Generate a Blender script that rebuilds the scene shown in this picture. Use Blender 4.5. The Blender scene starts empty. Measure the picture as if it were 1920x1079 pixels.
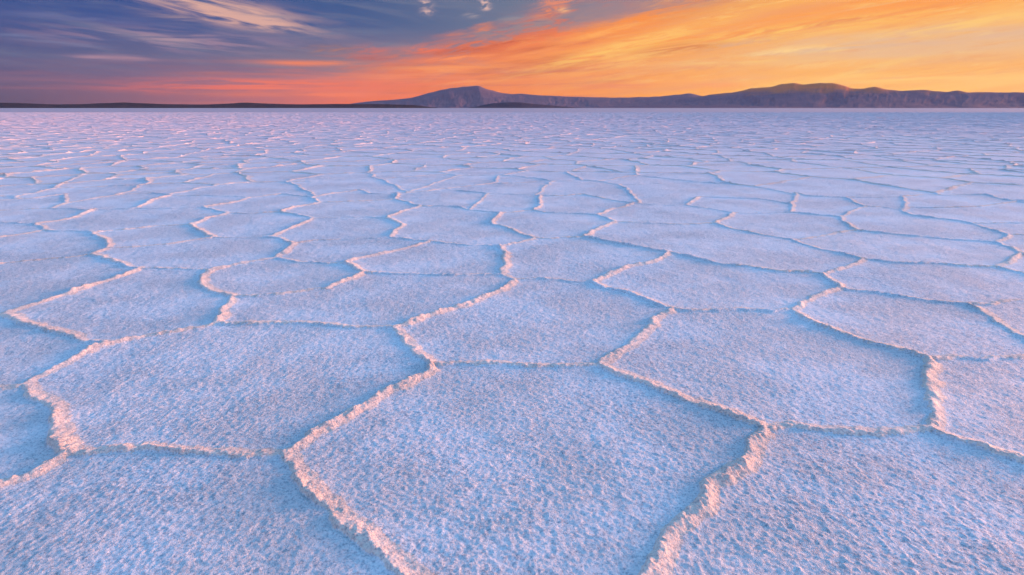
import bpy, math, random, numpy as np
from mathutils import Vector, Matrix, geometry

S = bpy.context.scene
COL = S.collection
H_CAM, F_PX, HOR = 1.2, 1040.0, 203.0            # camera height (m), focal length and horizon row of the photograph
PITCH = math.atan((539.5 - HOR) / F_PX)
EXPO = 2.66                                        # dusk: a long exposure
SUN_AZ, SUN_EL = math.radians(70), math.radians(5.0)   # azimuth to the right of the view

# ---------------------------------------------------------------- camera
cam = bpy.data.cameras.new('camera'); cam_o = bpy.data.objects.new('camera', cam); COL.objects.link(cam_o)
cam.sensor_width = 36.0; cam.lens = F_PX / 1920 * 36.0
cam.clip_start = 0.05; cam.clip_end = 200000
cam_o.location = (0, 0, H_CAM); cam_o.rotation_euler = (math.pi/2 - PITCH, 0, 0)
S.camera = cam_o
S.view_settings.view_transform = 'Standard'; S.view_settings.look = 'None'
S.view_settings.exposure = EXPO; S.view_settings.gamma = 1.0

def lin(r, g, b):
    f = lambda c: (c/12.92 if c <= .04045 else ((c+.055)/1.055)**2.4)
    return (f(r/255), f(g/255), f(b/255), 1)

def azel(u, v):                                   # photo pixel -> azimuth, elevation in degrees (only used to place clouds and peaks)
    x = (u-960)/F_PX; y = -(v-539.5)/F_PX
    d = (x, math.cos(PITCH)+y*math.sin(PITCH), -math.sin(PITCH)+y*math.cos(PITCH))
    return math.degrees(math.atan2(d[0], d[1])), math.degrees(math.atan2(d[2], math.hypot(d[0], d[1])))

# ---------------------------------------------------------------- node helpers
class NT:
    def __init__(s, tree): s.t = tree; s.n = tree.nodes; s.l = tree.links
    def new(s, typ, **kw):
        n = s.n.new(typ)
        for k, v in kw.items(): setattr(n, k, v)
        return n
    def put(s, sock, v):
        if hasattr(v, 'is_output') : s.l.new(v, sock)
        else: sock.default_value = v
    def m(s, op, a, b=0.0, c=0.0):
        n = s.new('ShaderNodeMath', operation=op)
        s.put(n.inputs[0], a); s.put(n.inputs[1], b); s.put(n.inputs[2], c)
        return n.outputs[0]
    def add(s, a, b): return s.m('ADD', a, b)
    def sub(s, a, b): return s.m('SUBTRACT', a, b)
    def mul(s, a, b): return s.m('MULTIPLY', a, b)
    def step(s, v, lo, hi):                        # smoothstep
        n = s.new('ShaderNodeMapRange', interpolation_type='SMOOTHSTEP')
        s.put(n.inputs[0], v); n.inputs[1].default_value = lo; n.inputs[2].default_value = hi
        n.inputs[3].default_value = 0; n.inputs[4].default_value = 1
        return n.outputs[0]
    def vec(s, x, y, z=0.0):
        n = s.new('ShaderNodeCombineXYZ'); s.put(n.inputs[0], x); s.put(n.inputs[1], y); s.put(n.inputs[2], z); return n.outputs[0]
    def noise(s, v, scale, detail=5, rough=.55, dist=0.0):
        n = s.new('ShaderNodeTexNoise'); s.put(n.inputs['Vector'], v)
        n.inputs['Scale'].default_value = scale; n.inputs['Detail'].default_value = detail
        n.inputs['Roughness'].default_value = rough; n.inputs['Distortion'].default_value = dist
        return n.outputs[0]
    def ramp(s, fac, stops):
        n = s.new('ShaderNodeValToRGB'); s.put(n.inputs[0], fac); r = n.color_ramp
        while len(r.elements) > 1: r.elements.remove(r.elements[0])
        r.elements[0].position = stops[0][0]; r.elements[0].color = stops[0][1]
        for p, c in stops[1:]:
            e = r.elements.new(p); e.color = c
        return n.outputs[0]
    def mix(s, f, a, b):
        n = s.new('ShaderNodeMix', data_type='RGBA'); s.put(n.inputs[0], f); s.put(n.inputs[6], a); s.put(n.inputs[7], b); return n.outputs[2]

# ---------------------------------------------------------------- sky: blue dusk overhead, sunset clouds low over the horizon
W = bpy.data.worlds.new('World'); S.world = W; W.use_nodes = True
def build_world():
    k = NT(W.node_tree); k.n.clear()
    out = k.new('ShaderNodeOutputWorld')
    sky = k.new('ShaderNodeTexSky', sky_type='NISHITA')
    sky.sun_disc = False; sky.sun_elevation = SUN_EL; sky.sun_rotation = SUN_AZ
    sky.altitude = 3600; sky.air_density = 1.0; sky.dust_density = 0.3; sky.ozone_density = 2.0
    bg1 = k.new('ShaderNodeBackground'); tint = k.new('ShaderNodeMix', data_type='RGBA', blend_type='MULTIPLY'); tint.inputs[0].default_value = 1; k.l.new(sky.outputs[0], tint.inputs[6]); tint.inputs[7].default_value = SKY_TINT; k.l.new(tint.outputs[2], bg1.inputs[0]); bg1.inputs[1].default_value = SKY_STR
    tc = k.new('ShaderNodeTexCoord'); sp = k.new('ShaderNodeSeparateXYZ'); k.l.new(tc.outputs['Generated'], sp.inputs[0])
    x, y, z = sp.outputs
    DEG = 180/math.pi
    a = k.mul(k.m('ARCTAN2', x, y), DEG)                                  # azimuth, degrees right of the view
    hz = k.m('SQRT', k.add(k.mul(x, x), k.mul(y, y)))
    e = k.mul(k.m('ARCTAN2', z, hz), DEG)                                 # elevation, degrees
    # cloud layer seen from below: horizontal plane coordinates
    zz = k.m('MAXIMUM', z, 0.0); iz = k.m('DIVIDE', 1.0, k.add(zz, 0.035))
    px, py = k.mul(x, iz), k.mul(y, iz)
    def streak(az, fa, fs, off, detail=5, rough=.55, dist=.3):            # noise drawn out along a compass direction
        ca, sa = math.cos(math.radians(az)), math.sin(math.radians(az))
        along = k.add(k.mul(px, sa), k.mul(py, ca)); across = k.sub(k.mul(px, ca), k.mul(py, sa))
        return k.noise(k.vec(k.mul(along, fa), k.mul(across, fs), off), 1.0, detail, rough, dist)
    def flat(fx, fy, off, tilt=0.0, detail=5, rough=.55, dist=.2):        # noise in azimuth / elevation
        return k.noise(k.vec(k.mul(a, fx), k.mul(k.sub(e, k.mul(a, tilt)), fy), off), 1.0, detail, rough, dist)
    def blob(u, v, wa, we, tilt=0.0):
        a0, e0 = azel(u, v)
        da = k.sub(a, a0); de = k.sub(k.sub(e, e0), k.mul(da, tilt))
        q = k.add(k.m('POWER', k.m('ABSOLUTE', k.mul(da, 1/wa)), 2.0), k.m('POWER', k.m('ABSOLUTE', k.mul(de, 1/we)), 2.0))
        return k.m('EXPONENT', k.mul(q, -1.0))
    A = lambda d: (d + 90) / 180                                           # ramp position of an azimuth
    fa_ = k.m('ADD', k.mul(a, 1/180), .5)
    # clear-sky colours
    high = k.ramp(fa_, [(A(-90), lin(60,78,128)), (A(-36), lin(52,82,144)), (A(-15), lin(58,90,142)), (A(0), lin(104,118,145)), (A(14), lin(150,132,142)), (A(30), lin(200,150,120)), (A(60), lin(225,170,110))])
    mid = k.ramp(fa_, [(A(-90), lin(75,75,120)), (A(-40), lin(76,88,134)), (A(-28), lin(100,102,138)), (A(-14), lin(132,120,136)), (A(0), lin(170,130,130)), (A(20), lin(235,165,110)), (A(60), lin(250,190,110))])
    low = k.ramp(fa_, [(A(-90), lin(70,66,100)), (A(-41), lin(82,74,108)), (A(-33), lin(132,92,116)), (A(-24), lin(176,104,116)), (A(-15), lin(232,116,92)), (A(-4), lin(254,142,84)), (A(8), lin(254,164,96)), (A(24), lin(254,184,104)), (A(45), lin(255,196,104)), (A(70), lin(255,215,130))])
    base = k.mix(k.step(e, .3, 4.2), low, mid)
    base = k.mix(k.step(e, 3.6, 7.5), base, high)
    # ---- broad orange cloud sheet: below a line that climbs to the right
    n1 = streak(-24, .16, .75, 3.1, 6, .6, .5); n2 = flat(.10, .55, 7.7, .16, 6, .6, .6)
    edge = k.sub(e, k.add(k.mul(a, .25), 5.9))                             # >0 above the line
    edge = k.add(edge, k.add(k.mul(k.sub(n1, .5), 6.0), k.mul(k.sub(n2, .5), 7.0)))
    cover = k.sub(1.0, k.step(edge, -1.0, 1.3))
    cover = k.mul(cover, k.step(a, -27, -6))
    orange = k.ramp(fa_, [(A(-40), lin(200,100,100)), (A(-20), lin(234,108,84)), (A(-8), lin(240,122,76)), (A(4), lin(250,146,76)), (A(14), lin(254,166,80)), (A(26), lin(254,180,92)), (A(45), lin(253,186,104)), (A(70), lin(255,205,120))])
    base = k.mix(k.mul(cover, .95), base, orange)
    # streaks inside it: dull brown-orange, bright yellow, pale grey-pink
    n3 = flat(.075, 1.0, 1.3, .12, 6, .6, .5)
    dull = k.ramp(fa_, [(A(-20), lin(170,92,96)), (A(0), lin(206,106,68)), (A(20), lin(236,146,78)), (A(45), lin(250,160,76))])
    base = k.mix(k.mul(k.mul(k.step(n3, .52, .66), k.mul(cover, k.step(e, 1.0, 3.0))), .75), base, dull)
    n4 = flat(.06, .8, 9.4, .15, 6, .55, .5)
    base = k.mix(k.mul(k.mul(k.step(n4, .50, .68), k.mul(k.step(a, 0, 16), k.sub(1.0, k.step(edge, -3.5, -.5)))), .8), base, lin(255,202,112))
    n5 = flat(.05, .6, 15.0, .05, 5, .55, .5)
    pale = k.mul(blob(1680, 82, 15, 1.35, .02), k.add(.35, k.step(n5, .4, .6)))
    base = k.mix(k.m('MINIMUM', pale, .85), base, lin(232,188,146))
    topband = k.mul(blob(1640, 22, 24, 1.0, .075), k.add(.3, k.step(n3, .35, .6)))
    base = k.mix(k.m('MINIMUM', topband, .8), base, lin(253,156,80))
    grey = k.mul(blob(1230, 5, 9, 1.1, .1), .9)
    base = k.mix(k.mul(grey, k.step(n2, .36, .55)), base, lin(158,132,140))
    # ---- red ragged underside over the left end of the sheet
    red = k.mul(k.add(blob(880, 88, 10, .75, .13), blob(1010, 55, 6, 1.2, .3)), k.step(flat(.22, 1.4, 4.4, .15, 6, .65, .8), .42, .6))
    base = k.mix(k.m('MINIMUM', k.mul(red, 1.1), .85), base, lin(228,112,72))
    # ---- salmon streaks low on the left
    ns = flat(.07, 1.9, 21.0, .0, 5, .55, .3)
    sal = k.mul(k.step(ns, .50, .64), k.add(k.add(blob(520, 165, 13, .75), blob(560, 119, 6.0, .42)), k.add(blob(330, 162, 5.0, .55), k.mul(blob(700, 150, 8, 1.2), .6))))
    base = k.mix(k.m('MINIMUM', sal, .9), base, lin(246,122,92))
    base = k.mix(k.m('MINIMUM', k.mul(blob(555, 119, 3.2, .22), .9), 1.0), base, lin(250,134,88))
    # thin mauve and pink bars across the glow
    nb = flat(.045, 2.6, 61.0, .02, 6, .6, .4); nb2 = flat(.06, 2.0, 67.0, .10, 6, .62, .6)
    base = k.mix(k.mul(k.mul(k.step(nb, .50, .64), k.mul(k.step(a, -34, -24), k.sub(1.0, k.step(a, 2, 14)))), k.mul(k.sub(1.0, k.step(e, 2.5, 5.0)), .6)), base, lin(196,112,104))
    base = k.mix(k.mul(k.mul(k.step(nb2, .50, .66), k.mul(cover, k.step(a, -20, -8))), .5), base, k.ramp(fa_, [(A(-12), lin(214,116,92)), (A(6), lin(232,138,92)), (A(20), lin(240,172,118)), (A(45), lin(244,190,130))]))
    # ---- pale streaks high on the left
    nl = flat(.16, 1.5, 30.0, -.16, 6, .6, .5); nv = flat(.09, 1.0, 33.0, -.10, 6, .6, .6)
    base = k.mix(k.mul(k.step(nv, .47, .68), k.mul(k.mul(k.step(e, 2.0, 4.0), k.sub(1.0, k.step(a, -8, 6))), .34)), base, lin(128,132,154))
    pk = k.mul(k.step(nl, .36, .60), k.add(blob(400, 10, 6.5, .75, -.12), k.mul(blob(470, 44, 5.0, .5, -.10), 1.0)))
    base = k.mix(k.m('MINIMUM', k.mul(pk, 1.1), .9), base, lin(228,176,160))
    base = k.mix(k.mul(k.step(flat(.2, 2.4, 41., -.08), .46, .62), k.mul(blob(330, 76, 9, .8), .6)), base, lin(178,142,160))
    # two small bright puffs near the top
    np_ = k.step(flat(.9, 2.4, 50.0, .1, 4, .6, .4), .40, .60)
    for (u, v, wa, we) in ((797, 8, .55, .28), (802, 23, .5, .22), (909, 5, .45, .3), (911, 15, .4, .2)):
        base = k.mix(k.m('MINIMUM', k.mul(k.mul(blob(u, v, wa, we), np_), 1.2), .85), base, lin(226,184,176))
    # mottling: small torn pieces all through the orange sheet
    nD = flat(.34, 3.4, 91.0, .13, 8, .68, 1.0); nE = flat(.30, 3.0, 95.0, .12, 8, .66, .9); nF = flat(.10, .9, 99.0, .14, 4, .55, .5)
    region = k.mul(k.mul(cover, k.step(nF, .36, .56)), k.step(e, .8, 2.4))
    base = k.mix(k.mul(k.mul(k.step(nD, .52, .64), region), .55), base, k.ramp(fa_, [(A(-20), lin(176,104,104)), (A(0), lin(212,116,76)), (A(18), lin(232,146,90)), (A(45), lin(238,168,104))]))
    base = k.mix(k.mul(k.mul(k.step(nE, .53, .66), region), .55), base, k.ramp(fa_, [(A(-20), lin(246,140,104)), (A(0), lin(255,172,104)), (A(18), lin(255,208,126)), (A(45), lin(255,214,142))]))
    # placed bars, tufts and bands, broken up by finer noise
    nA = flat(.20, 2.3, 71.0, .13, 8, .66, .9); nB = flat(.16, 3.0, 75.0, .02, 8, .64, .7); nC = flat(.42, 2.6, 79.0, .15, 8, .68, 1.0)
    mA, mB, mC = k.step(nA, .40, .58), k.step(nB, .40, .60), k.step(nC, .42, .58)
    for (u, v, wa, we, tilt, col, st, msk) in (
        (1180, 45, 7, .8, .24, (250,146,70), .85, mA), (1420, 30, 8, .6, .12, (244,160,100), .7, mA), (1700, 16, 9, .55, .08, (253,152,78), .8, mA),
        (1160, 92, 9, .5, .22, (255,198,104), .75, mA), (1500, 56, 11, .6, .08, (255,200,106), .75, mA), (1830, 42, 7, .5, .09, (255,203,116), .7, mA),
        (1560, 92, 9, .35, .05, (216,184,156), .6, mB), (1780, 70, 9, .6, .03, (228,184,150), .6, mB),
        (1275, 92, 3.6, .42, .08, (222,136,76), .85, mA), (1340, 106, 3.0, .25, .05, (244,170,98), .7, mB), (1400, 118, 6, .35, .0, (255,206,120), .6, mB),
        (1700, 150, 13, .5, .0, (255,204,112), .6, mB), (1150, 162, 6, .28, .0, (238,138,98), .7, mB), (1330, 160, 3, .3, .0, (255,148,98), .5, mB),
        (900, 100, 5.5, .45, .13, (214,108,72), .9, mC), (965, 122, 5, .28, .16, (224,124,74), .8, mA), (1010, 76, 4, .6, .2, (246,132,80), .8, mC),
        (1040, 88, 4, .4, .2, (254,160,96), .6, mA), (860, 130, 7, .4, .03, (255,158,92), .7, mB), (760, 146, 6, .4, .0, (252,140,90), .7, mB), (800, 112, 3, .3, .05, (236,124,92), .8, mC),
        (702, 100, 1.9, .55, .0, (208,112,104), .85, mC), (622, 94, 2.2, .35, .0, (164,116,112), .7, mC), (640, 119, 2.4, .16, .0, (248,136,92), .9, mB),
        (420, 160, 8, .45, .0, (232,110,98), .85, mB), (600, 160, 7, .5, .0, (244,118,88), .8, mB), (300, 166, 4, .3, .0, (206,104,104), .8, mB), (520, 176, 8, .25, .0, (196,108,110), .7, mB), (640, 178, 8, .3, .0, (250,128,92), .7, mB),
        (1030, 24, 1.6, .9, .4, (230,134,98), .8, mC), (1056, 20, .5, .22, .0, (246,178,128), .9, mC), (1045, 3, 1.6, .3, .1, (232,140,110), .8, mC), (885, 29, .7, .22, .0, (150,144,158), .9, mC), (965, 36, 1.8, .28, .05, (142,138,150), .7, mC),
        (760, 104, 2.2, .45, .05, (134, 120, 136), .9, mC), (940, 58, 3.2, .45, .12, (140, 130, 142), .9, mC), (1012, 46, 2.6, .5, .2, (156, 134, 138), .8, mC), (1110, 30, 3, .5, .2, (160, 132, 136), .8, mC),
        (690, 110, 2.6, .22, .0, (178, 106, 106), .9, mC), (845, 96, 3.0, .22, .08, (196, 98, 78), .9, mC), (930, 84, 3.4, .2, .14, (206, 100, 70), .9, mC), (1000, 92, 3.6, .22, .16, (216, 112, 70), .8, mA), (1090, 80, 3.0, .22, .2, (226, 124, 78), .8, mC),
        (870, 108, 3.4, .2, .08, (255, 150, 92), .8, mC), (800, 94, 1.8, .3, .05, (232, 116, 88), .9, mC), (1130, 62, 3.6, .3, .22, (255, 172, 92), .8, mC), (1230, 68, 5, .3, .2, (255, 192, 104), .7, mC), (1380, 84, 4, .3, .1, (226, 170, 128), .7, mC), (1480, 96, 4, .3, .06, (255, 212, 142), .7, mC),
        (1300, 128, 6, .3, .03, (236, 158, 104), .6, mC), (1600, 118, 7, .3, .02, (255, 206, 132), .6, mC), (1780, 112, 6, .3, .0, (236, 172, 116), .6, mC), (1560, 42, 7, .25, .08, (236, 150, 92), .7, mC),
        (180, 108, 1.6, .16, .0, (166,134,156), .9, mB), (245, 110, 1.8, .22, .0, (160,128,150), .8, mB), (310, 72, 2.4, .25, -.03, (172,144,160), .9, mB), (390, 70, 1.4, .2, .0, (168,138,158), .8, mB), (60, 68, 4, .12, .0, (116,124,164), .8, mB), (120, 82, 2.5, .12, -.05, (118,122,160), .8, mB), (150, 34, 4.5, .25, .0, (104,112,158), .7, mB),
        (330, 33, 2.0, .35, -.05, (140,124,146), .8, mB), (540, 34, 3.5, .2, -.03, (150,136,152), .7, mB), (590, 70, 5, .4, .0, (120,116,146), .6, mB), (640, 60, 6, .4, .0, (104,116,148), .6, mB),
        (380, 130, 12, .5, .0, (128,100,128), .55, mB), (100, 150, 7, .6, .0, (116,90,122), .6, mB)):
        base = k.mix(k.m('MINIMUM', k.mul(k.mul(k.mul(blob(u, v, wa, we, tilt), 1.35), st), k.add(.12, k.mul(msk, .88))), .95), base, lin(*col))
    # behind the viewer: the pink belt above the earth's shadow
    back = k.step(k.m('ABSOLUTE', a), 75, 130)
    belt = k.ramp(k.m('DIVIDE', e, 40.0), [(0, lin(150,128,160)), (.10, lin(214,160,182)), (.38, lin(228,176,190)), (.75, lin(176,176,212))])
    base = k.mix(back, base, belt)
    bg2 = k.new('ShaderNodeBackground'); k.l.new(base, bg2.inputs[0]); bg2.inputs[1].default_value = 2**-EXPO
    mx = k.new('ShaderNodeMixShader'); k.l.new(k.step(e, 11, 30), mx.inputs[0])
    k.l.new(bg2.outputs[0], mx.inputs[1]); k.l.new(bg1.outputs[0], mx.inputs[2])
    k.l.new(mx.outputs[0], out.inputs[0])
SKY_STR = 0.12; SKY_TINT = (1.10, 1.19, 1.10, 1)
build_world()
W.cycles.sampling_method = 'MANUAL'; W.cycles.sample_map_resolution = 512

# ---------------------------------------------------------------- sun: a low warm sun out of frame on the right
sun = bpy.data.lights.new('sun', 'SUN'); sun.energy = 1.45; sun.angle = math.radians(16); sun.color = (1.0, .42, .24)
sun_o = bpy.data.objects.new('sun', sun); COL.objects.link(sun_o)
sd = Vector((math.sin(SUN_AZ)*math.cos(SUN_EL), math.cos(SUN_AZ)*math.cos(SUN_EL), math.sin(SUN_EL)))
sun_o.rotation_euler = sd.to_track_quat('Z', 'Y').to_euler()
sun_o.location = (30, 12, 10)
# ---------------------------------------------------------------- materials
def material(name):
    m = bpy.data.materials.new(name); m.use_nodes = True
    k = NT(m.node_tree); k.n.clear()
    o = k.new('ShaderNodeOutputMaterial'); b = k.new('ShaderNodeBsdfPrincipled'); k.l.new(b.outputs[0], o.inputs[0])
    return m, k, b
def salt_material(name, col, rough, grain, cracks=False, far_glow=(.74, .56, .60)):
    m, k, b = material(name)
    g = k.new('ShaderNodeNewGeometry'); p = g.outputs['Position']
    n0 = k.noise(p, .9, 4, .6); n1 = k.noise(p, 125, 2, .6); n2 = k.noise(p, 46, 3, .6)
    st = k.step(k.noise(p, .8, 5, .65), .56, .70)                          # damp, greyer stains
    f = k.add(k.add(k.mul(n0, .22), k.mul(n1, .52)), k.mul(n2, .26))
    c = k.ramp(f, [(.36, (col[0]*.44, col[1]*.51, col[2]*.59, 1)), (.50, (*col, 1)), (.61, (min(.93, col[0]*1.18), min(.93, col[1]*1.14), min(.93, col[2]*1.12), 1))])
    c = k.mix(k.mul(st, .32), c, (col[0]*.62, col[1]*.70, col[2]*.78, 1))
    # pink dusk light on the far salt, mixed into the colour with distance
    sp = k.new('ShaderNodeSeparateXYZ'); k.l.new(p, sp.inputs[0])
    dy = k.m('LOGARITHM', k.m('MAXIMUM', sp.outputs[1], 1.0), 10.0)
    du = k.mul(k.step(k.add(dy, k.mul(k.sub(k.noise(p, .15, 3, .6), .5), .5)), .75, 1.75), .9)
    c = k.mix(du, c, (*far_glow, 1))
    k.l.new(c, b.inputs['Base Color']); b.inputs['Roughness'].default_value = rough
    b.inputs['Specular IOR Level'].default_value = .4
    patch = k.add(.45, k.mul(k.step(k.noise(p, 1.7, 4, .6), .36, .62), .95))     # smooth and coarse patches of crust
    hgt = k.add(k.mul(patch, k.add(k.mul(k.noise(p, 120, 4, .7), .010*grain), k.mul(k.noise(p, 40, 4, .65), .005*grain))), k.mul(k.noise(p, 6, 4, .7), .006*grain))
    if cracks:
        v = k.new('ShaderNodeTexVoronoi', feature='DISTANCE_TO_EDGE'); k.put(v.inputs['Vector'], p); v.inputs['Scale'].default_value = .8
        hgt = k.add(hgt, k.mul(k.sub(1.0, k.step(v.outputs[0], 0, .12)), .05))
    bp = k.new('ShaderNodeBump'); bp.inputs['Strength'].default_value = 1.0; bp.inputs['Distance'].default_value = 1.0
    k.l.new(hgt, bp.inputs['Height']); k.l.new(bp.outputs[0], b.inputs['Normal'])
    return m
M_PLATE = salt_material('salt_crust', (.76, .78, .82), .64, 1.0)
M_RIDGE = salt_material('salt_ridge', (.90, .73, .65), .68, .9)  # peach base colour carries part of the low sun's warm light
M_FLAT = salt_material('salt_flat', (.66, .66, .70), .75, 1.0, True, (.47, .36, .40))  # darker far tone: shade of unmodelled ridges averaged into the colour
def rock_material(name, c1, c2, lit_top=None):
    m, k, b = material(name)
    g = k.new('ShaderNodeNewGeometry'); p = g.outputs['Position']
    n = k.noise(p, .0012, 7, .65)
    c = k.ramp(n, [(.35, (*c1, 1)), (.65, (*c2, 1))])
    if lit_top:                                          # red sunset light on the high ground, put into the rock colour
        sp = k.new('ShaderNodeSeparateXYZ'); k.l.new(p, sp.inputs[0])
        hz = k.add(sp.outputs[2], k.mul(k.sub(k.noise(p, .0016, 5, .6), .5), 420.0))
        c = k.mix(k.step(hz, *lit_top), c, (.60, .18, .08, 1))
    k.l.new(c, b.inputs['Base Color']); b.inputs['Roughness'].default_value = .95
    b.inputs['Specular IOR Level'].default_value = .1
    return m
M_ROCK = rock_material('volcanic_rock', (.135, .10, .155), (.19, .125, .17))
M_LIT_CREST = rock_material('sunlit_crest_rock', (.135, .10, .155), (.19, .125, .17), (330, 640))
M_MOUND = rock_material('dark_lava', (.06, .045, .075), (.09, .06, .09))
M_DARK = rock_material('dark_scrub', (.03, .02, .035), (.05, .03, .045))

# ---------------------------------------------------------------- small helpers
rng = np.random.default_rng(7)
def link(name, me, parent=None):
    o = bpy.data.objects.new(name, me); COL.objects.link(o)
    if parent: o.parent = parent
    return o
def mesh_np(name, V, F, mat, normals=None, smooth=True):
    """F: (n,4) or (n,3) int array, or list of index lists"""
    me = bpy.data.meshes.new(name)
    if isinstance(F, np.ndarray):
        n, w = F.shape; me.vertices.add(len(V)); me.vertices.foreach_set('co', np.ascontiguousarray(V, np.float32).ravel())
        me.loops.add(n*w); me.loops.foreach_set('vertex_index', F.astype(np.int32).ravel())
        me.polygons.add(n); me.polygons.foreach_set('loop_start', np.arange(0, n*w, w, dtype=np.int32))
        me.update(calc_edges=True)
    else:
        me.from_pydata([tuple(v) for v in V], [], F)
    me.polygons.foreach_set('use_smooth', np.full(len(me.polygons), smooth))
    me.materials.append(mat)
    if normals is not None: me.normals_split_custom_set_from_vertices(normals.tolist())
    return me
def hash2(ix, iy, seed):
    h = (ix.astype(np.uint64)*np.uint64(374761393) + iy.astype(np.uint64)*np.uint64(668265263) + np.uint64(seed*974711 + 12345)) & np.uint64(0xffffffff)
    h = ((h ^ (h >> np.uint64(13)))*np.uint64(1274126177)) & np.uint64(0xffffffff)
    h = h ^ (h >> np.uint64(16))
    return (h & np.uint64(0xffff)).astype(np.float32)/65535.0
def vnoise(x, y, seed=0):                          # value noise 0..1
    x = x + 5000.0; y = y + 5000.0
    ix = np.floor(x); iy = np.floor(y); fx = (x-ix).astype(np.float32); fy = (y-iy).astype(np.float32)
    ix = ix.astype(np.int64); iy = iy.astype(np.int64)
    fx = fx*fx*(3-2*fx); fy = fy*fy*(3-2*fy)
    a = hash2(ix, iy, seed); b = hash2(ix+1, iy, seed); c = hash2(ix, iy+1, seed); d = hash2(ix+1, iy+1, seed)
    return (a*(1-fx)+b*fx)*(1-fy) + (c*(1-fx)+d*fx)*fy
def fbm(x, y, seed=0, octv=4, rough=.5):
    t = 0; amp = 1; tot = 0
    for i in range(octv):
        t = t + amp*vnoise(x*2**i, y*2**i, seed+i*17); tot += amp; amp *= rough
    return t/tot

# ---------------------------------------------------------------- ridge net: junctions and ridges of the near salt flat, measured on the ground
def ground(u, v):
    x = (u-960)/F_PX; y = -(v-539.5)/F_PX
    d2 = math.cos(PITCH)+y*math.sin(PITCH); d3 = -math.sin(PITCH)+y*math.cos(PITCH)
    t = -H_CAM/d3
    return np.array((x*t, d2*t))
NODES = {'A1': (533,848), 'A2': (808,683), 'A3': (735,615), 'A4': (1118,684), 'A5': (1260,580), 'A6': (1435,803), 'A7': (1746,803), 'A8': (1738,675), 'A9': (1484,582), 'A10': (1575,542), 'A11': (1812,570), 'A12': (1107,529), 'A13': (962,524), 'A14': (400,607), 'A15': (433,556), 'A16': (200,645), 'A17': (45,720), 'A18': (128,850), 'A19': (-5,590), 'A20': (264,504), 'A21': (167,477), 'A22': (203,465), 'A23': (173,437), 'A24': (399,445), 'A25': (80,431), 'A26': (354,421), 'A27': (65,419), 'A28': (172,394), 'A29': (254,391), 'A30': (320,367), 'A31': (287,362), 'A32': (424,400), 'A33': (380,388), 'A34': (467,370), 'A35': (524,398), 'A36': (586,409), 'A37': (500,445), 'A38': (597,380), 'A39': (584,370), 'A40': (548,457), 'A41': (513,483), 'A42': (392,506), 'A43': (606,541), 'A44': (680,511), 'A45': (645,495), 'A46': (805,452), 'A47': (938,514), 'A48': (934,461), 'A50': (730,445), 'A51': (753,421), 'A52': (723,410), 'A53': (787,387), 'A54': (741,373), 'A55': (743,362), 'A56': (673,356), 'A57': (938,399), 'A58': (920,421), 'A59': (1004,447), 'A60': (1094,444), 'A61': (1152,416), 'A62': (1117,403), 'A63': (1188,381), 'A64': (997,394), 'A65': (1010,366), 'A66': (1337,418), 'A67': (1373,399), 'A68': (1478,398), 'A69': (1615,485), 'A70': (1868,500), 'A71': (1912,472), 'A72': (1867,454), 'A73': (1540,514), 'A74': (1254,473), 'A75': (1490,362), 'A76': (1572,406), 'A77': (1604,432), 'A78': (1485,449), 'A79': (1584,370), 'A80': (1620,387), 'A81': (1690,395), 'A82': (1820,418), 'A83': (1887,440), 'A84': (1690,368), 'A86': (1094,364), 'A87': (1312,369), 'A88': (1283,384), 'A90': (1483,383), 'A92': (1847,365), 'A93': (527,364), 'A94': (857,357), 'A95': (914,363), 'A96': (880,394), 'A97': (90,391), 'A98': (123,380), 'A99': (220,365), 'A100': (123,364), 'A101': (60,372), 'L0': (-60,378), 'L1b': (-60,398), 'L1': (-70,416), 'L2': (-75,454), 'L3': (-90,500), 'L4': (-110,586), 'L5': (-130,716), 'L6': (-160,955), 'B1': (830,1190), 'B2': (1150,1210), 'R1': (1985,664), 'R4': (2060,910), 'R3': (2000,560), 'R5': (1985,527), 'R6': (1990,492), 'R7': (1975,442), 'R8': (1982,418), 'R9': (1985,388), 'A102': (1905,378)}
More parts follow.
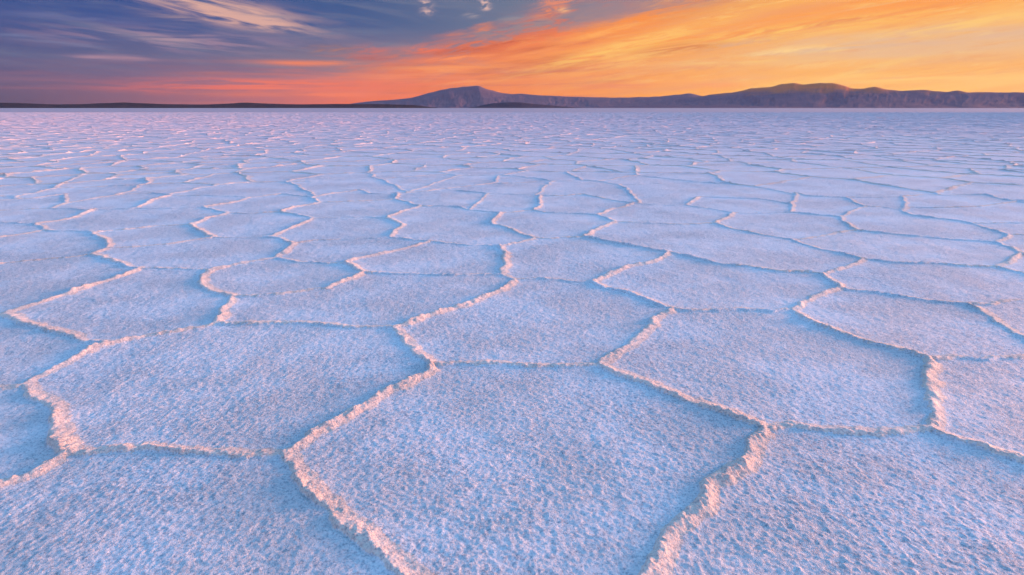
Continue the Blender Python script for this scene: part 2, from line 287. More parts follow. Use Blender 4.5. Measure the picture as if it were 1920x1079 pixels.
EDGES = [
('A1','A2',1,[(575,822),(590,810),(620,795),(645,780),(688,763),(718,740),(758,720),(796,700)]),
('A3','A2',0.95,[(744,624),(758,636),(780,658)]),
('A2','A4',0.45,[(880,680),(960,686),(1040,686)]),
('A5','A4',0.85,[(1245,588),(1215,600),(1200,623),(1180,645),(1140,663)]),
('A4','A6',0.95,[(1150,700),(1198,713),(1243,730),(1285,748),(1335,765),(1385,785)]),
('A6','B2',1,[(1410,824),(1394,855),(1366,882),(1319,913),(1316,938),(1291,966),(1255,999),(1241,1029),(1230,1060),(1210,1095),(1180,1150)]),
('A1','B1',1,[(555,883),(583,924),(620,953),(651,986),(687,1025),(728,1061),(744,1079),(790,1130)]),
('A6','A7',0.6,[(1487,802),(1534,808),(1582,808),(1635,811),(1692,807)]),
('A8','A7',0.95,[(1738,704),(1746,729),(1739,760),(1745,780)]),
('A7','R4',0.9,[(1755,810),(1787,824),(1834,839),(1881,855),(1920,868),(1990,890)]),
('A5','A9',0.4,[(1310,583),(1380,580),(1440,583)]),
('A9','A8',0.85,[(1512,600),(1557,616),(1591,631),(1635,644),(1692,657),(1724,669)]),
('A8','R1',0.25,[(1787,671),(1850,675),(1881,671),(1930,668)]),
('A10','A9',0.55,[(1545,552),(1512,565)]),
('A10','A11',0.5,[(1642,549),(1708,559),(1755,565)]),
('A11','R1',0.75,[(1846,587),(1865,603),(1891,619),(1920,634)]),
('A11','R3',0.25,[(1850,567),(1920,563)]),
('A12','A5',0.85,[(1135,540),(1173,547),(1210,560),(1235,570)]),
('A13','A3',0.9,[(940,542),(905,557),(873,572),(830,585),(790,594),(758,610)]),
('A13','A12',0.4,[(1010,521),(1060,526)]),
('A14','A3',0.5,[(475,607),(550,607),(640,612),(690,613)]),
('A15','A14',0.95,[(425,570),(415,585)]),
('A14','A16',0.5,[(380,612),(320,625),(270,630),(240,635)]),
('A16','A17',1,[(170,650),(130,670),(105,690),(65,705)]),
('A17','A18',1,[(52,737),(75,750),(102,770),(110,800),(103,825),(113,843)]),
('A18','A1',0.65,[(200,850),(270,842),(320,847),(400,845),(450,850),(500,850)]),
('A18','L6',0.75,[(95,867),(50,885),(0,902),(-70,930)]),
('A17','L5',0.3,[(20,725),(0,727),(-60,722)]),
('A16','A19',0.8,[(160,640),(130,627),(75,615),(30,600)]),
('A20','A19',0.9,[(233,514),(193,527),(150,539),(120,552),(75,565),(30,578)]),
('A19','L4',0.5,[(-60,586)]),
('A20','A21',0.8,[(233,497),(200,487)]),
('A21','L3',0.3,[(133,482),(67,487),(0,494)]),
('A21','A22',0.9,[(185,470)]),
('A22','A23',0.9,[(200,457),(182,445)]),
('A22','A24',0.3,[(217,465),(267,462),(317,457),(360,450)]),
('A25','A23',0.5,[(100,434),(150,434)]),
('A23','A26',0.25,[(197,433),(234,430),(290,424)]),
('A25','L2',0.6,[(40,439),(0,445)]),
('A25','A27',0.9,[]),
('A27','A28',0.9,[(107,413),(140,407)]),
('A28','A29',0.2,[(207,393)]),
('A29','A30',0.8,[(277,378),(300,371)]),
('A30','A31',0.7,[]),
('A27','L1',0.2,[(0,418)]),
('A26','A24',0.9,[(364,430)]),
('A26','A32',0.8,[(387,410)]),
('A32','A33',0.8,[(400,393)]),
('A33','A34',0.8,[(434,380)]),
('A33','A29',0.2,[(320,391)]),
('A32','A35',0.25,[(467,400)]),
('A35','A36',0.7,[(555,403)]),
('A36','A37',0.9,[(547,427)]),
('A35','A38',0.8,[(547,390)]),
('A38','A39',0.7,[]),
('A24','A37',0.3,[(450,447)]),
('A37','A40',0.8,[(527,448)]),
('A40','A41',0.95,[(527,470)]),
('A40','A50',0.2,[(600,450),(660,448)]),
('A41','A42',0.85,[(500,485),(467,490),(434,497)]),
('A42','A20',0.3,[(334,505)]),
('A42','A15',0.95,[(383,516),(378,534),(400,548)]),
('A15','A43',0.45,[(470,554),(530,550)]),
('A43','A44',0.8,[(640,527)]),
('A44','A45',0.9,[(662,501)]),
('A45','A46',0.8,[(653,490),(690,480),(737,470),(767,464)]),
('A44','A47',0.4,[(740,512),(800,514),(874,515)]),
('A47','A13',0.5,[]),
('A41','A45',0.35,[(567,490)]),
('A47','A48',1,[(950,497),(940,477)]),
('A46','A48',0.4,[(827,455),(874,459)]),
('A46','A50',0.35,[(767,450)]),
('A50','A51',0.8,[(740,435)]),
('A51','A52',0.8,[(740,415)]),
('A52','A36',0.25,[(690,407),(640,408)]),
('A52','A53',0.8,[(740,402),(767,392)]),
('A53','A54',0.7,[(767,381)]),
('A54','A55',0.9,[]),
('A54','A38',0.2,[(680,377)]),
('A56','A55',0.6,[(690,363),(720,364)]),
('A53','A96',0.5,[(830,386),(860,388)]),
('A96','A57',0.4,[]),
('A57','A58',0.9,[(928,410)]),
('A58','A59',0.8,[(954,429),(977,439)]),
('A59','A48',0.3,[(974,455)]),
('A59','A60',0.4,[(1050,446)]),
('A60','A61',0.8,[(1124,427)]),
('A61','A62',0.8,[(1135,410)]),
('A62','A63',0.8,[(1150,391)]),
('A62','A64',0.5,[(1057,400),(1024,399)]),
('A57','A64',0.2,[(965,398)]),
('A64','A65',0.8,[(1012,386)]),
('A61','A66',0.3,[(1207,418),(1280,420)]),
('A66','A67',0.8,[(1355,409)]),
('A67','A68',0.2,[(1420,400)]),
('A66','A78',0.7,[(1367,427),(1413,437),(1450,443)]),
('A78','A69',0.7,[(1500,455),(1540,467),(1580,475)]),
('A69','A70',0.5,[(1680,492),(1747,494),(1814,499)]),
('A70','R5',0.8,[(1894,507),(1920,512)]),
('A70','A71',0.6,[(1885,492)]),
('A72','A71',0.7,[(1890,463)]),
('A71','R6',0.7,[(1945,484)]),
('A69','A73',0.6,[(1594,499),(1563,511)]),
('A73','A10',0.8,[(1560,526)]),
('A73','A74',0.65,[(1507,510),(1454,509),(1407,500),(1347,495),(1290,481)]),
('A74','A60',0.7,[(1207,464),(1157,457)]),
('A74','A12',0.8,[(1240,480),(1214,492),(1174,500),(1134,516)]),
('A68','A90',0.7,[]),
('A90','A75',0.7,[]),
('A68','A76',0.5,[(1513,400)]),
('A76','A77',0.85,[(1585,418)]),
('A77','A72',0.5,[(1634,435),(1697,442),(1764,447)]),
('A77','A78',0.2,[(1545,441)]),
('A79','A80',0.8,[(1605,381)]),
('A80','A81',0.35,[(1654,387)]),
('A76','A80',0.2,[]),
('A81','A82',0.6,[(1704,403),(1764,410)]),
('A82','A83',0.7,[(1860,431)]),
('A83','A72',0.6,[]),
('A83','R7',0.3,[]),
('A82','R8',0.3,[(1854,418),(1920,418)]),
('A81','A84',0.4,[(1697,385)]),
('A65','A86',0.25,[(1050,368)]),
('A86','A63',0.5,[(1107,367),(1154,377)]),
('A63','A88',0.25,[(1235,384)]),
('A88','A87',0.7,[]),
('A88','A67',0.2,[(1330,391)]),
('A87','A90',0.4,[(1393,372),(1440,374)]),
('A75','A79',0.4,[(1514,368),(1555,370)]),
('A79','A84',0.3,[(1634,371)]),
('A84','A92',0.35,[(1734,365),(1780,366)]),
('A92','A102',0.6,[(1877,373)]),
('A102','R9',0.6,[]),
('A30','A34',0.25,[(400,367)]),
('A34','A93',0.3,[]),
('A93','A39',0.25,[]),
('A39','A56',0.25,[(630,362)]),
('A55','A94',0.25,[(800,360)]),
('A94','A95',0.6,[]),
('A95','A65',0.3,[(957,364)]),
('A95','A96',0.25,[]),
('A97','A98',0.7,[]),
('A98','A99',0.6,[(170,373)]),
('A99','A31',0.25,[]),
('A98','A100',0.7,[(115,372)]),
('A100','A101',0.5,[]),
('A101','L0',0.4,[(0,376)]),
('A97','A28',0.2,[]),
('A97','L1b',0.4,[(47,392)]),
('L0','L1b',0.6,[]),
('L1b','L1',0.6,[]),
('L1','L2',0.7,[(-55,436)]),
('L2','L3',0.7,[(-105,478)]),
('L3','L4',0.8,[(-80,540)]),
('L4','L5',0.8,[(-150,650)]),
('L5','L6',0.9,[(-110,830)]),
('L6','B1',0.9,[(-330,1150),(-150,1480),(380,1620),(720,1420)]),
('B1','B2',0.7,[(960,1290)]),
('B2','R4',0.8,[(1330,1400),(1850,1420),(2250,1130)]),
('R4','R1',0.8,[(2090,780)]),
('R1','R3',0.8,[(2045,610)]),
('R3','R5',0.8,[]),
('R5','R6',0.7,[(2015,510)]),
('R6','R7',0.7,[(2000,466)]),
('R7','R8',0.7,[]),
('R8','R9',0.6,[(2000,402)]),
('A81','A102',0.3,[(1697,388),(1760,389),(1840,387)]),
]

def wiggle(P, step, amp, r):
    """resample a polyline at about `step` and add a wandering offset, ends fixed"""
    P = np.asarray(P, float); seg = np.hypot(*np.diff(P, axis=0).T); s = np.r_[0, np.cumsum(seg)]; L = s[-1]
    n = max(2, int(L/step)); t = np.linspace(0, L, n+1)
    Q = np.c_[np.interp(t, s, P[:, 0]), np.interp(t, s, P[:, 1])]
    if n >= 4:                                     # soften the measured corners a little
        for _ in range(2): Q[1:-1] = .25*Q[:-2]+.5*Q[1:-1]+.25*Q[2:]
    d = np.gradient(Q, axis=0); d /= np.maximum(1e-9, np.hypot(*d.T))[:, None]; nrm = np.c_[-d[:, 1], d[:, 0]]
    o = np.zeros(n+1); env = np.minimum(1, np.minimum(t, L-t)/.12)
    for wl, am in ((.40, 1.0), (.17, .55), (.07, .30), (.035, .16)):
        kk = max(2, int(L/wl)+2); o += am*np.interp(t, np.linspace(0, L, kk), r.uniform(-1, 1, kk))
    return Q + nrm*(o*env*amp)[:, None]

node_xy = {k_: ground(*p) for k_, p in NODES.items()}
edge_poly = {}; edge_w = {}
for (a_, b_, w_, mid_) in EDGES:
    P = [node_xy[a_]] + [ground(*q) for q in mid_] + [node_xy[b_]]
    dist = np.hypot(*np.mean(P, axis=0))
    edge_poly[a_, b_] = wiggle(P, max(.012, min(.03, .006*dist)), .016 if len(mid_) > 2 else .026, rng); edge_w[a_, b_] = w_
def trace_cells():
    path = {}; adj = {}
    for (a, b), P in edge_poly.items(): path[a, b] = P; path[b, a] = P[::-1]
    for (a, b), P in path.items():
        q = P[min(len(P)-1, 6)]-P[0]; adj.setdefault(a, []).append((math.atan2(q[1], q[0]), b))
    for a in adj: adj[a] = [b for _, b in sorted(adj[a])]
    seen = set(); res = []
    for e in path:
        if e in seen: continue
        loop = []; c = e
        while c not in seen:
            seen.add(c); loop.append(c); l = adj[c[1]]; c = (c[1], l[l.index(c[0])-1])
        P = np.concatenate([path[q][:-1] for q in loop]); x, y = P.T
        area = .5*np.sum(x*np.roll(y, -1)-y*np.roll(x, -1))
        res.append((area, [q[0] for q in loop], P))
    cells = [(n, P) for ar, n, P in res if ar > 0]
    outer = [P for ar, n, P in res if ar <= 0]
    return cells, max(outer, key=len)
cells_traced, A_OUT = trace_cells()
def inside(px, py, poly):
    px = np.asarray(px); py = np.asarray(py); c = np.zeros(px.shape, bool)
    x0, y0 = poly.T; x1 = np.roll(x0, -1); y1 = np.roll(y0, -1)
    for i in range(len(poly)):
        if y0[i] == y1[i]: continue
        m = ((y0[i] > py) != (y1[i] > py))
        if m.any(): c[m] ^= px[m] < (x1[i]-x0[i])*(py[m]-y0[i])/(y1[i]-y0[i]) + x0[i]
    return c

# ---- the plates beyond: an irregular honeycomb over the rest of the flat
CX, CY = 0.0, -1.0                                  # apex of the finely modelled fan of ground, a step behind the camera
AZ_MAX = math.radians(57); R0, R1 = 1.45, 13.2; R_FAR = 170.0
def make_seeds():
    sp = 1.27; pts = []
    rows = int(R_FAR*2.1/(sp*.866))+8
    for j in range(-8, rows):
        y = -R_FAR*.55 + (j+8)*sp*.866 - 4
        half = R_FAR*1.35
        n = int(half/sp)
        X = (np.arange(-n, n+1)+.5*(j % 2))*sp
        pts.append(np.c_[X, np.full(len(X), y)])
    P = np.concatenate(pts)
    P = P + rng.uniform(-1, 1, P.shape)*sp*.44 + sp*.5*(np.c_[fbm(P[:, 0]/6, P[:, 1]/6, 71, 2), fbm(P[:, 0]/6, P[:, 1]/6, 72, 2)]-.5)*6
    P = P @ np.array(((.94, .34), (-.34, .94)))
    P = P[(P[:, 1] > -6) & (np.abs(P[:, 0]) < np.maximum(9, (P[:, 1]+3)*1.62+6)) & (P[:, 1] < R_FAR)]
    near = np.hypot(P[:, 0], P[:, 1]) < 14
    keep = np.ones(len(P), bool)
    ins = inside(P[near, 0], P[near, 1], A_OUT)
    D = np.min(np.hypot(P[near][:, None, 0]-A_OUT[None, ::4, 0], P[near][:, None, 1]-A_OUT[None, ::4, 1]), axis=1)
    keep[near] = ~ins & (D > .5)
    return P[keep]
SEEDS = make_seeds()
def voronoi(seeds):
    r = geometry.delaunay_2d_cdt([Vector(p) for p in seeds], [], [], 0, 1e-6)
    V = np.array([tuple(v) for v in r[0]]); T = np.array(r[2])
    a, b, c = V[T[:, 0]], V[T[:, 1]], V[T[:, 2]]
    d = 2*(a[:, 0]*(b[:, 1]-c[:, 1])+b[:, 0]*(c[:, 1]-a[:, 1])+c[:, 0]*(a[:, 1]-b[:, 1]))
    sa, sb, sc = (a**2).sum(1), (b**2).sum(1), (c**2).sum(1)
    cc = np.c_[(sa*(b[:, 1]-c[:, 1])+sb*(c[:, 1]-a[:, 1])+sc*(a[:, 1]-b[:, 1]))/d, (sa*(c[:, 0]-b[:, 0])+sb*(a[:, 0]-c[:, 0])+sc*(b[:, 0]-a[:, 0]))/d]
    tri_of = {}
    for i, t in enumerate(T.tolist()):
        for v in t: tri_of.setdefault(v, []).append(i)
    polys = []
    for v, ts in tri_of.items():
        p = V[v]; ang = np.arctan2(cc[ts, 1]-p[1], cc[ts, 0]-p[0]); o = np.argsort(ang)
        ids = [ts[i] for i in o]; Q = cc[ids]
        if len(ids) < 3 or np.max(np.hypot(*(Q-p).T)) > (2.6 if math.hypot(*p) > 11 else 14): continue     # open border cells
        polys.append((p, ids))
    return polys, cc
VPOLY, VC = voronoi(SEEDS)
v_edge = {}
def vedge(i, j):
    """the shared wandering border between two plates, with its own strength"""
    key = (i, j) if i < j else (j, i)
    if key not in v_edge:
        a, b = VC[key[0]], VC[key[1]]; d = math.hypot(*(a+b)/2); L = math.hypot(*(a-b))
        dx = abs(b[0]-a[0])/max(L, 1e-6)
        w = float(np.clip(rng.normal(.62, .22) - .30*dx*(dx > .8), .15, 1.0))
        v_edge[key] = (wiggle([a, b], max(.03, (.0042 if d < 60 else .012)*d), .05, rng) if L > .02 else np.array([a, b]), w)
    P, w = v_edge[key]
    return (P if key == (i, j) else P[::-1]), w
# ---------------------------------------------------------------- relief of the near ground: one fine fan of surface, cut into plates along the ridge crests
SUN_X, SUN_Y = math.sin(SUN_AZ), math.cos(SUN_AZ)
def flank(side): return .55 + .75*np.clip(.5+.75*side, 0, 1)     # the crust is thrust up one way: a steep scarp on one side, a long flank on the other
def crest(w): return .0072 + .0060*w
def width(w): return .016 + .012*w
def near_surface():
    az = np.linspace(-AZ_MAX, AZ_MAX, int(2*AZ_MAX*560)+1)
    rr = [R0]
    while rr[-1] < R1:
        d = rr[-1] + CY
        rr.append(rr[-1] + min(.015, max(.0032, d*d/(H_CAM*555)*.9)))
    rr = np.array(rr); nr, na = len(rr), len(az)
    X = CX + rr[:, None]*np.sin(az)[None, :]; Y = CY + rr[:, None]*np.cos(az)[None, :]
    wx = (fbm(X*11, Y*11, 1, 3)-.5)*.030 + (fbm(X*34, Y*34, 4, 2)-.5)*.016
    wy = (fbm(X*11, Y*11, 2, 3)-.5)*.030 + (fbm(X*34, Y*34, 5, 2)-.5)*.016
    QX = X+wx; QY = Y+wy
    REACH = .30
    D = np.full(X.shape, REACH, np.float32); WT = np.full(X.shape, .5, np.float32); SD = np.zeros(X.shape, np.float32)
    def window(P, pad):
        r = np.hypot(P[:, 0]-CX, P[:, 1]-CY); t = np.arctan2(P[:, 0]-CX, P[:, 1]-CY)
        i0, i1 = np.searchsorted(rr, (r.min()-pad, r.max()+pad)); dp = pad/max(.8, r.min())
        j0, j1 = np.searchsorted(az, (t.min()-dp, t.max()+dp))
        return slice(i0, i1), slice(j0, j1)
    def stroke(P, w0, w1):
        n = len(P)-1; ws = np.linspace(w0, w1, n+1)
        for i in range(n):
            a, b = P[i], P[i+1]; sl = window(P[i:i+2], REACH*.6 if n > 8 else REACH)
            x, y = QX[sl], QY[sl]
            if x.size == 0: continue
            e = b-a; L2 = float(e@e)
            t = np.clip(((x-a[0])*e[0]+(y-a[1])*e[1])/max(L2, 1e-12), 0, 1)
            vx = x-a[0]-t*e[0]; vy = y-a[1]-t*e[1]; d = np.hypot(vx, vy)
            m = d < D[sl]
            D[sl] = np.where(m, d, D[sl]); WT[sl] = np.where(m, ws[i], WT[sl]); SD[sl] = np.where(m, (vx*SUN_X+vy*SUN_Y)/np.maximum(d, .004), SD[sl])
    # plates of the honeycomb that reach into this fan
    cells = []; used = set()
    for idx, (p, ids) in enumerate(VPOLY):
        if math.hypot(*p) > R1+3: continue
        P = np.concatenate([vedge(ids[q], ids[(q+1) % len(ids)])[0][:-1] for q in range(len(ids))])
        r = np.hypot(P[:, 0]-CX, P[:, 1]-CY); t = np.abs(np.arctan2(P[:, 0]-CX, P[:, 1]-CY))
        full = r.max() < R1-.1 and t.max() < AZ_MAX-.02 and r.min() > R0
        touch = inside(P[:, 0], P[:, 1], A_OUT).any()
        if full or touch:
            used.add(idx); cells.append(('far', P))
            for q in range(len(ids)):
                E_, w = vedge(ids[q], ids[(q+1) % len(ids)])
                if ids[q] < ids[(q+1) % len(ids)] or True:
                    ins = inside(E_[:, 0], E_[:, 1], A_OUT)
                    if ins.all(): continue
                    st = max(1, int(.03/max(1e-3, np.hypot(*(E_[1]-E_[0])))))
                    keep = E_[~ins]
                    if len(keep) > 1: stroke(keep[::st] if len(keep) > 2*st else keep, w, w)
    deg = {}
    for (a, b), w in edge_w.items():
        deg.setdefault(a, []).append(w); deg.setdefault(b, []).append(w)
    for (a, b), P in edge_poly.items():
        w = edge_w[a, b]
        # strength eases towards the mean of the ridges meeting at each end
        n = len(P); t = np.linspace(0, 1, n)
        wa = .5*(w+max(deg[a])) if w < max(deg[a]) else w; wb = .5*(w+max(deg[b])) if w < max(deg[b]) else w
        cut = [0, int(n*.12), int(n*.88), n-1]
        for c0, c1, q0, q1 in ((cut[0], cut[1], wa, w), (cut[1], cut[2], w, w), (cut[2], cut[3], w, wb)):
            if c1 > c0: stroke(P[c0:c1+1], q0, q1)
    # which plate each face belongs to
    CID = np.full((nr, na), -1, np.int32)
    for i, (kind, P) in enumerate(cells + [('near', P) for _, P in cells_traced]):
        sl = window(P, .02); sub = CID[sl]
        if sub.size: sub[inside(X[sl], Y[sl], P)] = i
    n_far = len(cells)
    # height
    n8 = fbm(X*9, Y*9, 11, 3); n25 = fbm(X*38, Y*38, 21, 3, .6); n1 = fbm(X*2.2, Y*2.2, 31, 3)
    H = crest(WT); Wd = width(WT)*flank(SD)
    H = H*(.35+1.25*n8)*(.55+.9*n1)
    prof = np.exp(-(D/(Wd*(.7+.6*n8)))**2.0)
    Z = H*prof*(.30+1.40*n25) + .004*WT*np.exp(-(D/.07)**1.3)*(.4+1.2*n1)
    Z += (fbm(X*95, Y*95, 41, 2, .6)-.5)*.0042 + (fbm(X*30, Y*30, 51, 2)-.5)*.0030 + (n1-.5)*.006 + (fbm(X*7, Y*7, 61, 2)-.5)*.003
    coarse = np.clip(fbm(X*1.6, Y*1.6, 81, 3)*2.6-.85, 0, 1)
    Z += .007*coarse*np.clip(vnoise(X*62, Y*62, 91)-.66, 0, 1) + .006*np.clip(vnoise(X*33, Y*33, 95)-.80, 0, 1)
    gw = .0055 + .0007*np.hypot(X, Y)               # the open crack along the foot of the scarp, broken by bridges of salt
    Z -= .007*np.clip(WT*1.3, .25, 1)*np.exp(-((D-Wd*1.15)/gw)**2)*np.clip(.35-SD, 0, 1)*np.clip(n8*3.2-.75, 0, 1)
    Z -= .004
    # normals
    Pv = np.stack([X, Y, Z], -1).astype(np.float32)
    du = np.gradient(Pv, axis=0); dv = np.gradient(Pv, axis=1)
    Nn = np.cross(dv, du); Nn /= np.linalg.norm(Nn, axis=2, keepdims=True)
    Nn *= np.sign(Nn[..., 2:3])
    idx = np.arange(nr*na).reshape(nr, na)
    F = np.stack([idx[:-1, :-1], idx[:-1, 1:], idx[1:, 1:], idx[1:, :-1]], -1).reshape(-1, 4)
    fid = CID[:-1, :-1].reshape(-1)
    rim = (prof > np.where(SD < -.1, .32, .10))[:-1, :-1].reshape(-1)
    return Pv.reshape(-1, 3), Nn.reshape(-1, 3), F, fid, rim, cells, n_far, used

V_N, N_N, F_N, FID, RIM, CELLS_FAR, N_FAR, USED = near_surface()
def submesh(name, mask, origin, mat):
    f = F_N[mask]
    if len(f) == 0: return None
    u, inv = np.unique(f, return_inverse=True)
    return mesh_np(name, V_N[u]-np.array([origin[0], origin[1], 0]), inv.reshape(-1, 4).astype(np.int32), mat, N_N[u])

def pieces(f):
    u, inv = np.unique(f, return_inverse=True); inv = inv.reshape(f.shape); lab = np.arange(len(u))
    while True:
        old = lab.copy(); np.minimum.at(lab, inv, lab[inv].min(1)[:, None].repeat(4, 1)); lab = lab[lab]; lab = lab[lab]
        if (lab == old).all(): break
    return lab[inv[:, 0]]

def in_frame(P):
    y = P[:, 1]*math.cos(PITCH) + H_CAM*math.sin(PITCH); z = P[:, 1]*math.sin(PITCH) - H_CAM*math.cos(PITCH)
    x = P[:, 0]; ok = y > .1
    u = 960+F_PX*x/np.maximum(y, .1); v = 539.5-F_PX*z/np.maximum(y, .1)
    return (ok & (u > 4) & (u < 1916) & (v > 0) & (v < 1075)).any()

GROUP = 'salt plates paving the flat between raised ridges'
FAR_LABEL = 'small foreshortened salt plate among the far ones merging into pale pink streaks below the mountains'
MID_LABEL = FAR_LABEL
PLATE_LABELS = {frozenset(k_.split()): v_ for k_, v_ in {
'A1 A2 A3 A14 A16 A17 A18': 'broad blue-white salt plate at left, bent pale ridge zigzagging down its left end',
'A2 A1 B1 B2 A6 A4': 'largest salt plate, bottom centre, between two thick ridges running off the lower picture edge',
'A3 A2 A4 A5 A12 A13': 'six-sided salt plate directly behind the largest bottom-centre plate, across a thin straight ridge',
'A5 A4 A6 A7 A8 A9': 'large salt plate right of centre, closed on its right by an upright crumbling ridge',
'A6 B2 R4 A7': 'salt plate filling the bottom right corner, grain combed into slanting rows',
'B1 A1 A18 L6': 'deep blue shaded salt plate filling the bottom left corner',
'A8 A7 R4 R1': 'salt plate cut by the right picture edge, right of the upright crumbling ridge',
'A5 A9 A10 A73 A74 A12': 'wide salt plate behind the large right-of-centre plate, pointed at its left end',
'A9 A8 R1 A11 A10': 'slanting band-shaped salt plate at right, above the upright crumbling ridge',
'A10 A11 R3 R5 A70 A69 A73': 'wide salt plate at right edge, behind the slanting band-shaped plate',
'A11 R1 R3': 'small corner of a salt plate at the right picture edge, above a diagonal ridge',
'A3 A13 A47 A44 A43 A15 A14': 'salt plate left of centre with a short ridge stub hooking in at its top',
'A13 A12 A74 A60 A59 A48 A47': 'salt plate in mid picture, right of a short upright lumpy ridge',
'A14 A15 A42 A20 A19 A16': 'long salt plate at left reaching a sharp point at the left picture edge',
'A17 A16 A19 L4 L5': 'dark blue wedge of a salt plate at the left edge, above the zigzag ridge',
'A18 A17 L5 L6': 'dark blue sliver of a salt plate at the left edge, beside the zigzag ridge',
'A19 A20 A21 L3 L4': 'salt plate at the left edge behind the long pointed plate',
'A21 A20 A42 A41 A40 A37 A24 A22': 'long eight-sided salt plate left of centre, behind two plates joined at a curved ridge',
'L3 A21 A22 A23 A25 L2': 'salt plate at the left edge bounded right by a small zigzag ridge',
'A23 A22 A24 A26': 'small kite-shaped salt plate at left, just right of the small zigzag ridge',
'A25 A23 A26 A32 A33 A29 A28 A27': 'wide salt plate at left, left end marked by a bright arrow-shaped ridge',
'L2 A25 A27 L1': 'thin salt plate at the left edge, left of the bright arrow-shaped ridge',
'A27 A28 A97 L1b L1': 'narrow salt plate at the left edge, above the bright arrow-shaped ridge',
'A28 A29 A30 A31 A99 A98 A97': 'flattened salt plate at left, behind the plate with the arrow-shaped ridge',
'A30 A29 A33 A34': 'flattened four-sided salt plate at left, right of a bright slanting ridge',
'A26 A24 A37 A36 A35 A32': 'salt plate left of centre enclosed by two facing zigzag ridges',
'A33 A32 A35 A38 A39 A93 A34': 'flattened salt plate left of centre, behind the plate between two facing zigzag ridges',
'A35 A36 A52 A53 A54 A38': 'flattened salt plate below the left foot of the volcano, right of a zigzag ridge',
'A36 A37 A40 A50 A51 A52': 'salt plate left of centre between a slanting ridge and a small arrow-shaped ridge',
'A39 A38 A54 A55 A56': 'very flat salt plate below the volcano, left of a short upright ridge tip',
'A40 A41 A45 A46 A50': 'thin salt plate left of centre, below the small arrow-shaped ridge',
'A41 A42 A15 A43 A44 A45': 'rounded salt plate left of centre, framed left by a curved hook of ridge',
'A45 A44 A47 A48 A46': 'salt plate in mid picture, left of the short upright lumpy ridge',
'A46 A48 A59 A58 A57 A96 A53 A52 A51 A50': 'large many-sided salt plate below the volcano, with a notched right side',
'A54 A53 A96 A95 A94 A55': 'very flat salt plate directly below the volcano peak, right of an upright ridge tip',
'A96 A57 A64 A65 A95': 'very flat salt plate below the right flank of the volcano',
'A57 A58 A59 A60 A61 A62 A64': 'salt plate in mid picture with a curved hook of ridge at its left end',
'A61 A60 A74 A73 A69 A78 A66': 'biggest of the middle-distance salt plates, right of centre, drawn out to a point at left',
'A62 A61 A66 A67 A88 A63': 'flattened salt plate right of centre, behind the biggest middle-distance plate',
'A62 A63 A86 A65 A64': 'very flat salt plate right of centre, right of a small triangular ridge peak',
'A67 A66 A78 A77 A76 A68': 'salt plate right of centre, left of a short beaded ridge',
'A67 A68 A90 A87 A88': 'very flat salt plate right of centre, left of a small upright ridge nub',
'A78 A69 A70 A71 A72 A77': 'long thin salt plate at right, running towards the right picture edge',
'A70 R5 R6 A71': 'tiny corner of a salt plate at the right edge beside a hooked ridge',
'A72 A71 R6 R7 A83': 'small salt plate at the right edge, above the hooked ridge',
'A90 A68 A76 A80 A79 A75': 'very flat salt plate at right, right of the small upright ridge nub',
'A76 A77 A72 A83 A82 A81 A80': 'long salt plate at right, behind the beaded ridge',
'A79 A80 A81 A84': 'small very flat salt plate at right, above the long plate behind the beaded ridge',
'A81 A82 R8 R9 A102': 'flat salt plate at the right edge, behind a long slanting ridge',
'A81 A102 A92 A84': 'very flat sliver of a salt plate at right, below the right-hand mountain range',
'A82 A83 R7 R8': 'small sliver of a salt plate at the right edge, under the long slanting ridge',
'A97 A98 A100 A101 L0 L1b': 'very flat salt plate at the left edge, behind the narrow one above the arrow-shaped ridge',
}.items()}

plates = []
def plate_thing(floor_me, ridge_me, c, label):
    o = link('salt_plate', None); o.location = (c[0], c[1], 0); o.empty_display_size = .1
    o['label'] = label; o['category'] = 'salt plate'; o['group'] = GROUP
    link('crust', floor_me, o)
    if ridge_me: link('ridge', ridge_me, o)
    plates.append(o); return o
order = np.argsort(FID, kind='stable'); fs = FID[order]
starts = np.searchsorted(fs, np.arange(-1, N_FAR+len(cells_traced)+1))
margin = np.zeros(len(FID), bool)
hidden = []
for i in range(N_FAR+len(cells_traced)):
    sel = order[starts[i+1]:starts[i+2]]
    if len(sel) == 0: continue
    near = i >= N_FAR
    P = cells_traced[i-N_FAR][1] if near else CELLS_FAR[i][1]
    vs = V_N[F_N[sel, 0]]
    if not in_frame(vs[:, :2]) or len(sel) < 60:
        hidden.append(sel); continue
    c = P.mean(0); r = RIM[sel]
    lab = PLATE_LABELS.get(frozenset(cells_traced[i-N_FAR][0]), MID_LABEL) if near else FAR_LABEL
    if (~r).sum() == 0: r[:] = False
    big = []
    if r.any():                                       # a rim broken by gaps is several ridges
        rs = sel[r]; pl = pieces(F_N[rs]); ids_, cnt = np.unique(pl, return_counts=True)
        for i_, n_ in zip(ids_, cnt):
            if n_ >= max(60, .01*len(rs)): big.append(rs[pl == i_])
        r = np.isin(sel, np.concatenate(big)) if big else np.zeros(len(sel), bool)
    o = plate_thing(submesh('crust', sel[~r], c, M_PLATE), None, c, lab)
    for q in big: link('ridge', submesh('ridge', q, c, M_RIDGE), o)
if hidden:
    o = link('salt_flat_margin', submesh('salt_flat_margin', np.concatenate(hidden), (0, 0), M_PLATE)); o['kind'] = 'structure'

